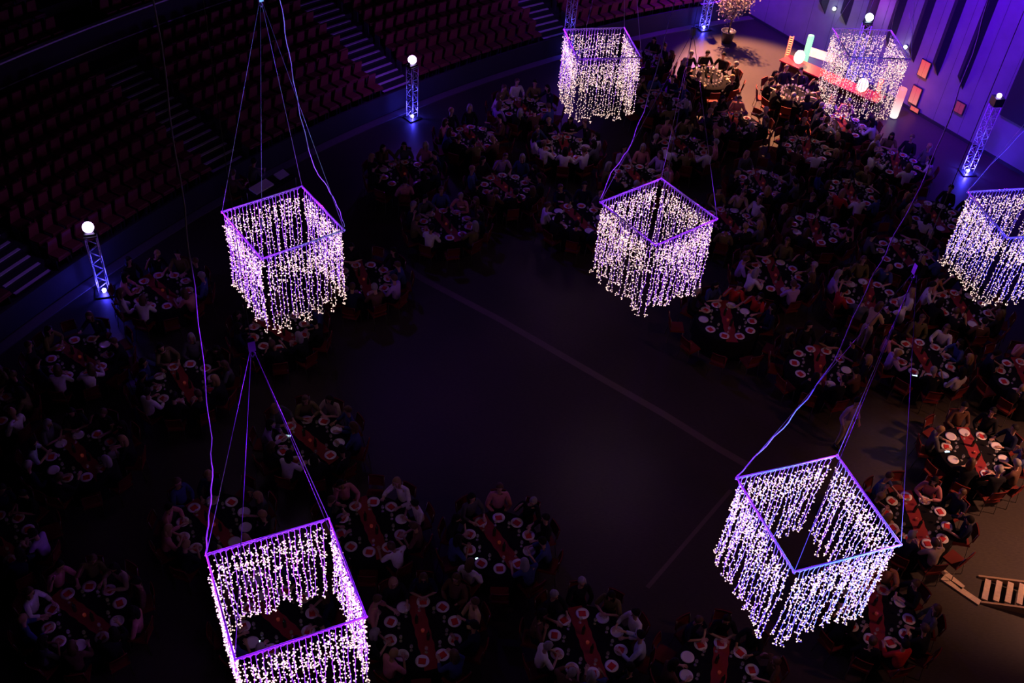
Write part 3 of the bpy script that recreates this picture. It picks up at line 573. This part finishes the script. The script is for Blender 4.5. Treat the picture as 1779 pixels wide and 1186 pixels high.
for name, (tx, ty) in TABLES.items():
    view = math.atan2(ty, tx); rot0 = tr.uniform(0, 2 * PI / 10)
    ph = PHR[name]
    t = thing('banquet_table', 'round black-covered ' + ph, 'table', (tx, ty, 0), rot0, 'round banquet tables'); obj('tabletop', TOPM, t)
    for a in (.8, 2.37, 3.94, 5.5): obj('leg', LEGM, t, (.55 * math.cos(a), .55 * math.sin(a), 0))
    tag(obj('tablecloth', CLOTHM, None, (tx, ty, 0), rot0), 'black floor-length cloth on the ' + ph, 'tablecloth', 'black tablecloths')
    ra = view + PI / 2 + tr.uniform(-.25, .25) + PI / 2 + .45
    if name not in ('L39', 'L41'): tag(obj('table_runner', RUNM, None, (tx, ty, 0), ra), 'red cloth runner across the ' + ph, 'runner', 'red table runners')
    for k in range(10):
        a = rot0 + k * 2 * PI / 10
        # hour as seen in the picture: away from the camera is twelve
        rel = (view - a) % (2 * PI); hour = int(round(rel / (PI / 6))) % 12
        seats.append(dict(t=name, x=tx, y=ty, a=a, hour=hour, dist=math.hypot(math.hypot(tx + 1.1 * math.cos(a), ty + 1.1 * math.sin(a)), HC)))
for s in seats:
    s['px'] = px(s['x'] + 1.08 * math.cos(s['a']), s['y'] + 1.08 * math.sin(s['a']), .95)
    s['in'] = -25 < s['px'][0] < 1804 and -25 < s['px'][1] < 1215
for (u, v), c in NOTE:
    c_ = [q for q in seats if 'top' not in q]; q = min(c_, key=lambda s: math.hypot(s['px'][0] - u, s['px'][1] - v))
    if math.hypot(q['px'][0] - u, q['px'][1] - v) < 55: q['top'] = c; q['bright'] = True
seats = [s for s in seats if s['in']]
seats.sort(key=lambda s: s['dist'])
def oclock(h): return 'at %s o\'clock' % HOURS[h]
proto_chair = None; rest_chair = MB(); rest_plate = MB(); rest_glass = MB(); rest_people = {}
npeople = nplates = 0
sr = random.Random(8)
DARK = ['black', 'black', 'black', 'black', 'navy', 'black', 'grey', 'brown', 'navy', 'olive', 'rose', 'blue', 'black', 'white']
HAIRS = ['hair_dark', 'hair_dark', 'hair_dark', 'hair_dark', 'hair_brown', 'hair_brown', 'hair_brown', 'hair_grey', 'hair_blond']
for q, s in enumerate(seats):
    a, x, y = s['a'], s['x'], s['y']; ph = PHR[s['t']]; hr = s['hour']; near = q < 300
    empty = hr in EMPTY.get(s['t'], ()) and not s.get('bright')
    pull = .30 if (empty and s['t'] == 'L20') else sr.uniform(-.02, .05)
    rc = 1.12 + pull; cx, cy = x + rc * math.cos(a), y + rc * math.sin(a); rz = a + PI / 2 + (sr.uniform(-.12, .12))
    lab = 'red-backed banquet chair %s, %s' % (oclock(hr), ph)
    if near:
        if proto_chair is None:
            proto_chair = thing('banquet_chair', lab, 'chair', (cx, cy, 0), rz, 'chairs around the round tables')
            for i, me in enumerate(CHM): obj(('seat', 'backrest', 'leg', 'leg', 'leg', 'leg')[i], me, proto_chair)
        else: dup(proto_chair, (cx, cy, 0), rz, lab)
    else:
        co, si = math.cos(rz), math.sin(rz)
        for src, mi in [(cs, 0), (cb, 0)] + [(l, 1) for l in cl]: rest_chair.add([(cx + p[0] * co - p[1] * si, cy + p[0] * si + p[1] * co, p[2]) for p in src.v], src.f, mi)
    # place setting
    cleared = s['t'] in ('L39', 'L41')
    pxy = (x + .70 * math.cos(a), y + .70 * math.sin(a)); pa = a + PI / 2 + sr.uniform(-.15, .15)
    if near:
        plain = sr.random() < .18
        tag(obj('dinner_plate', PLATEM, None, (*pxy, .749), pa), ('bare white dinner plate %s, %s' if plain else 'white plate under red napkin %s, %s') % (oclock(hr), ph), 'plate', 'plates on the round tables')
        if not plain: tag(obj('napkin', NAPM, None, (*pxy, .763), pa), 'folded square red napkin %s, %s' % (oclock(hr), ph), 'napkin', 'red napkins on the plates')
        g = (x + .50 * math.cos(a + .16), y + .50 * math.sin(a + .16))
        tag(obj('wine_glass', GLASSM, None, (*g, .7565), 0), 'stemmed wine glass %s, %s' % (oclock(hr), ph), 'glass', 'wine glasses on the round tables')
    else:
        co, si = math.cos(pa), math.sin(pa)
        if not cleared: rest_plate.add([(pxy[0] + p[0] * co - p[1] * si, pxy[1] + p[0] * si + p[1] * co, .749 + p[2]) for p in pm.v], pm.f, 0, True)
        if sr.random() > .2 and not cleared: rest_plate.add([(pxy[0] + p[0] * co - p[1] * si, pxy[1] + p[0] * si + p[1] * co, .763 + p[2]) for p in nk.v], nk.f, 1)
        for dd in (.16, -.2): rest_glass.add([(x + .50 * math.cos(a + dd) + p[0], y + .50 * math.sin(a + dd) + p[1], .7565 + p[2]) for p in gm.v], gm.f, 0, True)
    # guest
    if empty: continue
    if not s.get('bright') and sr.random() < .10: continue
    top = s.get('top') or sr.choice(DARK); top = 'black' if s['t'] in ('L39', 'L40', 'L41') else top; fi = sr.randrange(len(FIG)); hair = sr.choice(HAIRS); lh = sr.random() < .45
    rp = 1.13 + sr.uniform(-.02, .04); pxx, pyy = x + rp * math.cos(a), y + rp * math.sin(a); prz = a + PI / 2 + sr.uniform(-.22, .22)
    skin = 'skin2' if sr.random() < .25 else 'skin'
    if npeople < 300 and near:
        npeople += 1
        person(FIG[fi], (pxx, pyy, 0), prz, 'person in %s top seated %s, %s' % (top if top != 'lightblue' else 'light blue', oclock(hr), ph), CLOTHES[top], M['trouser'], M[hair], lh, skin, 'guests seated at the round tables')  # violet tops carry painted violet light in their cloth colour
    else:
        rest_people.setdefault('all', []).append((fi, pxx, pyy, prz, top, hair, lh))
if rest_chair.v: tag(obj('distant_chairs', rest_chair.mesh('distant_chairs', [M['chairred'], M['chrome']])), 'remaining red chairs at the far tables towards the bar', 'chairs', kind='stuff')
if rest_plate.v: tag(obj('distant_plates', rest_plate.mesh('distant_plates', [M['plate'], M['napkin']])), 'remaining plates and red napkins on the far tables', 'plates', kind='stuff')
if rest_glass.v: tag(obj('distant_glasses', rest_glass.mesh('distant_glasses', [M['glass']])), 'remaining wine glasses glinting on the far tables', 'glasses', kind='stuff')
crowd = MB(); cm = []; 
def cmi(mt):
    if mt not in cm: cm.append(mt)
    return cm.index(mt)
for fi, x, y, rz, top, hair, lh in rest_people.get('all', []):
    co, si = math.cos(rz), math.sin(rz); f = FIG[fi]
    for key, mts in (('body', [M['skin'], M['black'], M['lip']]), ('shirt', [CLOTHES[top]]), ('trousers', [M['trouser']]), ('hairlong' if lh else 'hair', [M[hair]])):
        me = f[key]; n = len(crowd.v)
        crowd.v += [(x + v.co.x * co - v.co.y * si, y + v.co.x * si + v.co.y * co, v.co.z) for v in me.vertices]
        for p in me.polygons: crowd.f.append(tuple(i + n for i in p.vertices)); crowd.mi.append(cmi(mts[min(p.material_index, len(mts) - 1)])); crowd.smooth.append(True)
if crowd.v: tag(obj('distant_crowd', crowd.mesh('distant_crowd', cm)), 'remaining seated guests at the far tables towards the bar', 'crowd', kind='stuff')
# bottles and candles down each runner
for name, (tx, ty) in TABLES.items():
    ra = math.atan2(ty, tx) + PI + .45; ph = PHR[name]
    for j, (d, w_) in enumerate(((.22, .02), (-.24, -.03))):
        c = (tx + d * math.cos(ra) - w_ * math.sin(ra), ty + d * math.sin(ra) + w_ * math.cos(ra))
        tag(obj('wine_bottle', BOTM, None, (*c, .7545)), 'dark wine bottle on the runner, %s the centre, %s' % (('beyond', 'before')[j] if math.sin(ra) * d > 0 else ('before', 'beyond')[j], ph), 'bottle', 'bottles on the runners')
    tag(obj('candle_glass', CANM, None, (tx, ty, .7545)), 'small red candle glass at the middle of the ' + ph, 'candle', 'candle glasses on the runners')
    for j in range(10):
        pass
# lit phones lying or held at the tables
ph_ = MB(); ph_.box((0, 0, .004), (.072, .148, .008)); ph_.box((0, 0, .0085), (.064, .136, .001), mi=1); PHM = ph_.mesh('smartphone', [M['black'], M['screen']])
PHONES = [(-5.22, 16.98, 'L4', 'upper lit phone on the stands-side table beside the purple-lit guest'), (-5.05, 16.2, 'L4', 'lower lit phone before the white-shirted guest of the stands-side table'), (-.33, 13.85, 'L9', 'lit phone before the white-shirted guest at the jutting table'),
          (11.2, 18.4, 'L16', 'lit phone at the edge of the brightest table'), (-7.0, 14.25, 'L6', 'tiny lit phone at the table crossed by the cable'), (-4.6, 11.35, 'L10', 'lit phone seen just through the bottom cube'), (11.0, 21.15, 'L18', 'lit phone at the table below the largest cube\'s hoist')]
for x, y, t_, lab in PHONES: tag(obj('smartphone', PHM, None, (x, y, .80 if False else .752), sr.uniform(0, 3)), lab, 'phone', 'lit phones')
# standing people
st = person(SFIG[0], (8.75, 19.03, 0), math.radians(-150), 'person standing in violet-lit white shirt and beige trousers on the open floor', CLOTHES['violet'], M['beige'], M['hair_dark'])  # violet light on this white shirt is painted into its cloth
st = person(SFIG[1], (10.0, 22.85, 0), math.radians(-60), 'person standing in pale yellow top beside the blue cables', CLOTHES['yellow'], CLOTHES['beige'], M['hair_brown'], True)

# control desk below the stands
dk = thing('control_desk', 'low desk with pale glinting console behind the stands cube', 'desk', (-8.05, 27.55, 0), math.radians(57))
b = MB(); b.box((0, 0, .73), (1.7, .62, .04)); obj('desktop', b.mesh('desktop', M['black']), dk)
b = MB(); b.box((-.40, .02, .79), (.72, .36, .07), tilt=.12); obj('console', b.mesh('console', M['plate']), dk); b = MB(); b.box((.50, .05, .78), (.42, .30, .04), tilt=.3); obj('console', b.mesh('console', M['alu']), dk)
for x, y in ((-.8, -.26), (.8, -.26), (.8, .26), (-.8, .26)): b = MB(); b.tube([(x, y, 0), (x, y, .72)], .018, 6); obj('leg', b.mesh('leg', M['chrome']), dk)
person(FIG[1], (-8.75, 27.75, 0), math.radians(-35), 'person in dark top bent over the control desk below the stands', CLOTHES['grey'], M['trouser'], M['hair_dark'])
person(FIG[0], (-9.15, 27.05, 0), math.radians(-35), 'person in brown top at the stands cube end of the control desk', CLOTHES['brown'], M['trouser'], M['hair_brown'])
for (x, y, lab) in ((-8.78, 27.77, 'red chair of the person bent over the control desk'), (-9.18, 27.07, 'red chair at the stands cube end of the control desk')): dup(proto_chair, (x, y, 0), math.radians(-35), lab)

# ---------------------------------------------------------------- the bar end of the hall
CA, CB = Vector((9.74, 38.62)), Vector((12.95, 35.92)); cd_ = (CB - CA); cl_ = cd_.length; crz = math.atan2(cd_.y, cd_.x); cmid = (CA + CB) / 2
bar = thing('bar_counter', 'long red-topped bar counter behind the bar-side light cube', 'bar', (cmid.x, cmid.y, 0), crz)
b = MB(); b.box((0, 0, 1.07), (cl_ + .1, .72, .05)); obj('countertop', b.mesh('countertop', M['bar']), bar)
b = MB(); b.box((0, .05, .525), (cl_ - .1, .56, 1.04)); obj('body', b.mesh('body', M['barfront']), bar)
for sx in (-1, 1): b = MB(); b.box((sx * (cl_ / 2 - .04), 0, .52), (.06, .66, 1.04)); obj('end_panel', b.mesh('end_panel', M['barfront']), bar)
st = thing('side_table', 'white square side table behind the bar beside the green column lamp', 'table', (11.3, 39.55, 0), crz + .2)
b = MB(); b.box((0, 0, .88), (1.25, .80, .04)); obj('tabletop', b.mesh('tabletop', M['white']), st)
b = MB(); b.box((0, -.38, .62), (1.20, .03, .46)); obj('modesty_panel', b.mesh('modesty_panel', M['white']), st)
for x, y in ((-.56, -.34), (.56, -.34), (.56, .34), (-.56, .34)): b = MB(); b.box((x, y, .43), (.05, .05, .86)); obj('leg', b.mesh('leg', M['white']), st)
def oct_vase(r, h):
    b = MB(); b.lathe([(r * .55, 0), (r * .9, h * .22), (r, h * .45), (r * .95, h * .72), (r * .6, h)], 8, sm=False); return b
o = thing('glowing_vase', 'faceted glowing white lamp at the near end of the red bar', 'lamp', (10.18, 38.30, 1.095)); b = oct_vase(.215, .46); obj('shade', b.mesh('shade', M['glowball']), o); b = MB(); b.lathe([(.10, 0), (.12, .012)], 16); obj('base', b.mesh('base', M['black']), o)
point('vase_light', (10.1, 38.1, 1.9), 16, (1, .35, .28), .2)
o = thing('glowing_vase', 'faceted glowing white lamp seen through the bar-side light cube', 'lamp', (12.30, 36.45, 1.095)); b = oct_vase(.215, .46); obj('shade', b.mesh('shade', M['glowball']), o); b = MB(); b.lathe([(.10, 0), (.12, .012)], 16); obj('base', b.mesh('base', M['black']), o)
point('vase_light', (12.2, 36.3, 1.95), 16, (1, .35, .28), .2)
def column(loc, h, r, mt, lab):
    o = thing('column_lamp', lab, 'lamp', loc); b = MB(); b.lathe([(r * .9, .03), (r, .10), (r, h - .02), (r * .96, h)], 20); obj('shade', b.mesh('shade', mt), o)
    b = MB(); b.lathe([(r * .9, 0), (r * .9, .03)], 20); obj('base', b.mesh('base', M['black']), o); return o
column((10.62, 39.05, .0), 1.9, .12, M['greenlamp'], 'tall white column lamp glowing green at its top behind the bar')
column((13.9, 36.62, 0), 1.25, .16, M['pinklamp'], 'pink and white glowing column lamp standing on the floor by the wall')
point('column_light', (10.9, 39.5, 2.0), 22, (.12, 1.0, .45), .15); point('column_light', (13.95, 36.9, .9), 26, (1.0, .16, .14), .2)
def redtube(loc, h, mt, lab):
    o = thing('ladder_lamp', lab, 'lamp', loc); b = MB(); b.tube([(-.07, 0, 0), (-.07, 0, h)], .02, 6); b.tube([(.07, 0, 0), (.07, 0, h)], .02, 6); obj('rail', b.mesh('rail', M['redlamp']), o)
    n = int(h / .09)
    for i in range(n): b = MB(); b.tube([(-.06, 0, .05 + i * h / n), (.06, 0, .05 + i * h / n)], .022, 6); obj('rung', b.mesh('rung', mt), o)
    b = MB(); b.box((0, 0, .015), (.26, .18, .03)); obj('base', b.mesh('base', M['black']), o); return o
redtube((9.86, 38.95, .0), 1.85, M['orangelamp'], 'red lit ladder-like lamp at the end of the bar'); redtube((13.05, 36.75, 0), 1.5, M['orangelamp'], 'orange lit ladder-like lamp behind the bar-side light cube')
point('ladder_light', (9.5, 38.6, 1.0), 14, RED, .1); point('ladder_light', (13.0, 36.6, 1.6), 14, (1, .25, .08), .1)
# wall lamps, glowing panels that imitate lamp reflections on dark glossy strips
for s_, lab in ((.9, 'small round wall lamp above the tree side of the bar cube'), (4.57, 'small round wall lamp just past the bar cube\'s top corner')):
    z_ = 2.2; o = thing('wall_lamp', lab, 'lamp', wp(s_, .10, z_), WRZ, 'small round wall lamps'); b = MB(); b.ball((0, 0, 0), .075, 14, 8); obj('globe', b.mesh('globe', M['walllamp']), o); b = MB(); b.box((0, .07, 0), (.10, .06, .14)); obj('bracket', b.mesh('bracket', M['black']), o)
    point('wall_lamp_light', wp(s_, .30, z_), 3.5, (.8, .9, .95), .06)
def reflection_panel(s_, z_, w_, h_, mt, lab):
    o = thing('painted_reflection', lab, 'painted reflection', wp(s_, .075, z_), WRZ, 'painted lamp reflections low on the violet wall'); b = MB(); b.box((0, 0, 0), (w_ + .05, .05, h_ + .05)); obj('backing', b.mesh('backing', M['dark']), o)
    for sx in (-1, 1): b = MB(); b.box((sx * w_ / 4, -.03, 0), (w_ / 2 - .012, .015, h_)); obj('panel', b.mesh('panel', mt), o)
reflection_panel(5.64, 1.79, .40, .62, M['amber'], 'topmost painted orange-red lamp reflection on the wall beside the bar cube'); reflection_panel(5.66, .68, .40, .68, M['rosepane'], 'middle painted rose lamp reflection on the wall behind the pink column lamp')
reflection_panel(5.85, .17, .38, .16, M['amber'], 'small low painted lamp reflection at the foot of the violet wall'); reflection_panel(7.59, 1.13, .36, .40, M['dimamber'], 'dim red painted lamp reflection on the wall near the slanting tower')
# tree
tree = thing('potted_tree', 'pale-leaved potted tree standing on the lit floor by the lamp tower', 'tree', (7.93, 41.88, 0))
b = MB(); b.lathe([(.22, 0), (.30, .45), (.32, .48), (.28, .48), (.27, .42)], 20); obj('pot', b.mesh('pot', M['pot']), tree)
b = MB(); tr2 = random.Random(2); tips = []
b.tube([(0, 0, .3), (.03, .02, 1.0), (0, 0, 1.5)], [.045, .035, .03], 7)
for i in range(22):
    a = tr2.uniform(0, 2 * PI); z0 = tr2.uniform(.8, 1.5); ln = tr2.uniform(.5, 1.0); e = (math.cos(a) * ln * .62, math.sin(a) * ln * .62, z0 + ln * .95); b.tube([(0, 0, z0), (e[0] * .4, e[1] * .4, z0 + ln * .5), e], [.018, .012, .005], 4); tips.append(e)
obj('trunk', b.mesh('trunk', M['bark']), tree)
b = MB()
for e in tips + [(0, 0, 2.2)] * 3 + [(t_[0] * .5, t_[1] * .5, t_[2] * .85) for t_ in tips]:
    for j in range(38):
        c = Vector(e) + Vector((tr2.gauss(0, .17), tr2.gauss(0, .17), tr2.gauss(0, .20))); d1 = Vector((tr2.gauss(0, 1), tr2.gauss(0, 1), tr2.gauss(0, 1))).normalized() * .06; d2 = d1.orthogonal().normalized() * .028
        b.add([c - d1, c + d2, c + d1, c - d2], [(0, 1, 2, 3)])
obj('foliage', b.mesh('foliage', M['leaf']), tree)
# slatted steps and ramp boards at the exit
stp = thing('slatted_steps', 'low slatted wooden steps at the lit exit beside the side edge', 'steps', (11.28, 14.52, 0), math.radians(-11))
for i in range(6):
    b = MB(); b.box((.12 + .24 * i, .28, .06 + .045 * i), (.13, .62, .035), -.22); obj('tread', b.mesh('tread', M['plank']), stp)
for yy in (-.09, .65):
    b = MB(); vs = [(-.02, yy - .025, 0), (1.55, yy - .025, 0), (1.55, yy - .025, .34), (-.02, yy - .025, .05)]; vs += [(x, y + .05, z) for x, y, z in vs]; b.add(vs, [(0, 1, 2, 3), (7, 6, 5, 4), (0, 4, 5, 1), (3, 2, 6, 7), (0, 3, 7, 4), (1, 5, 6, 2)]); obj('stringer', b.mesh('stringer', M['wood']), stp)
for (x, y, ln, rz_, lab) in ((10.72, 15.02, .62, -.85, 'pale board lying on the floor beside the slatted steps, upper'), (10.86, 14.72, .95, -.72, 'pale board lying on the floor beside the slatted steps, lower')):
    b = MB(); b.box((0, 0, .02), (ln, .16, .04)); tag(obj('floor_board', b.mesh('floor_board', M['plank']), None, (x, y, 0), rz_), lab, 'board')
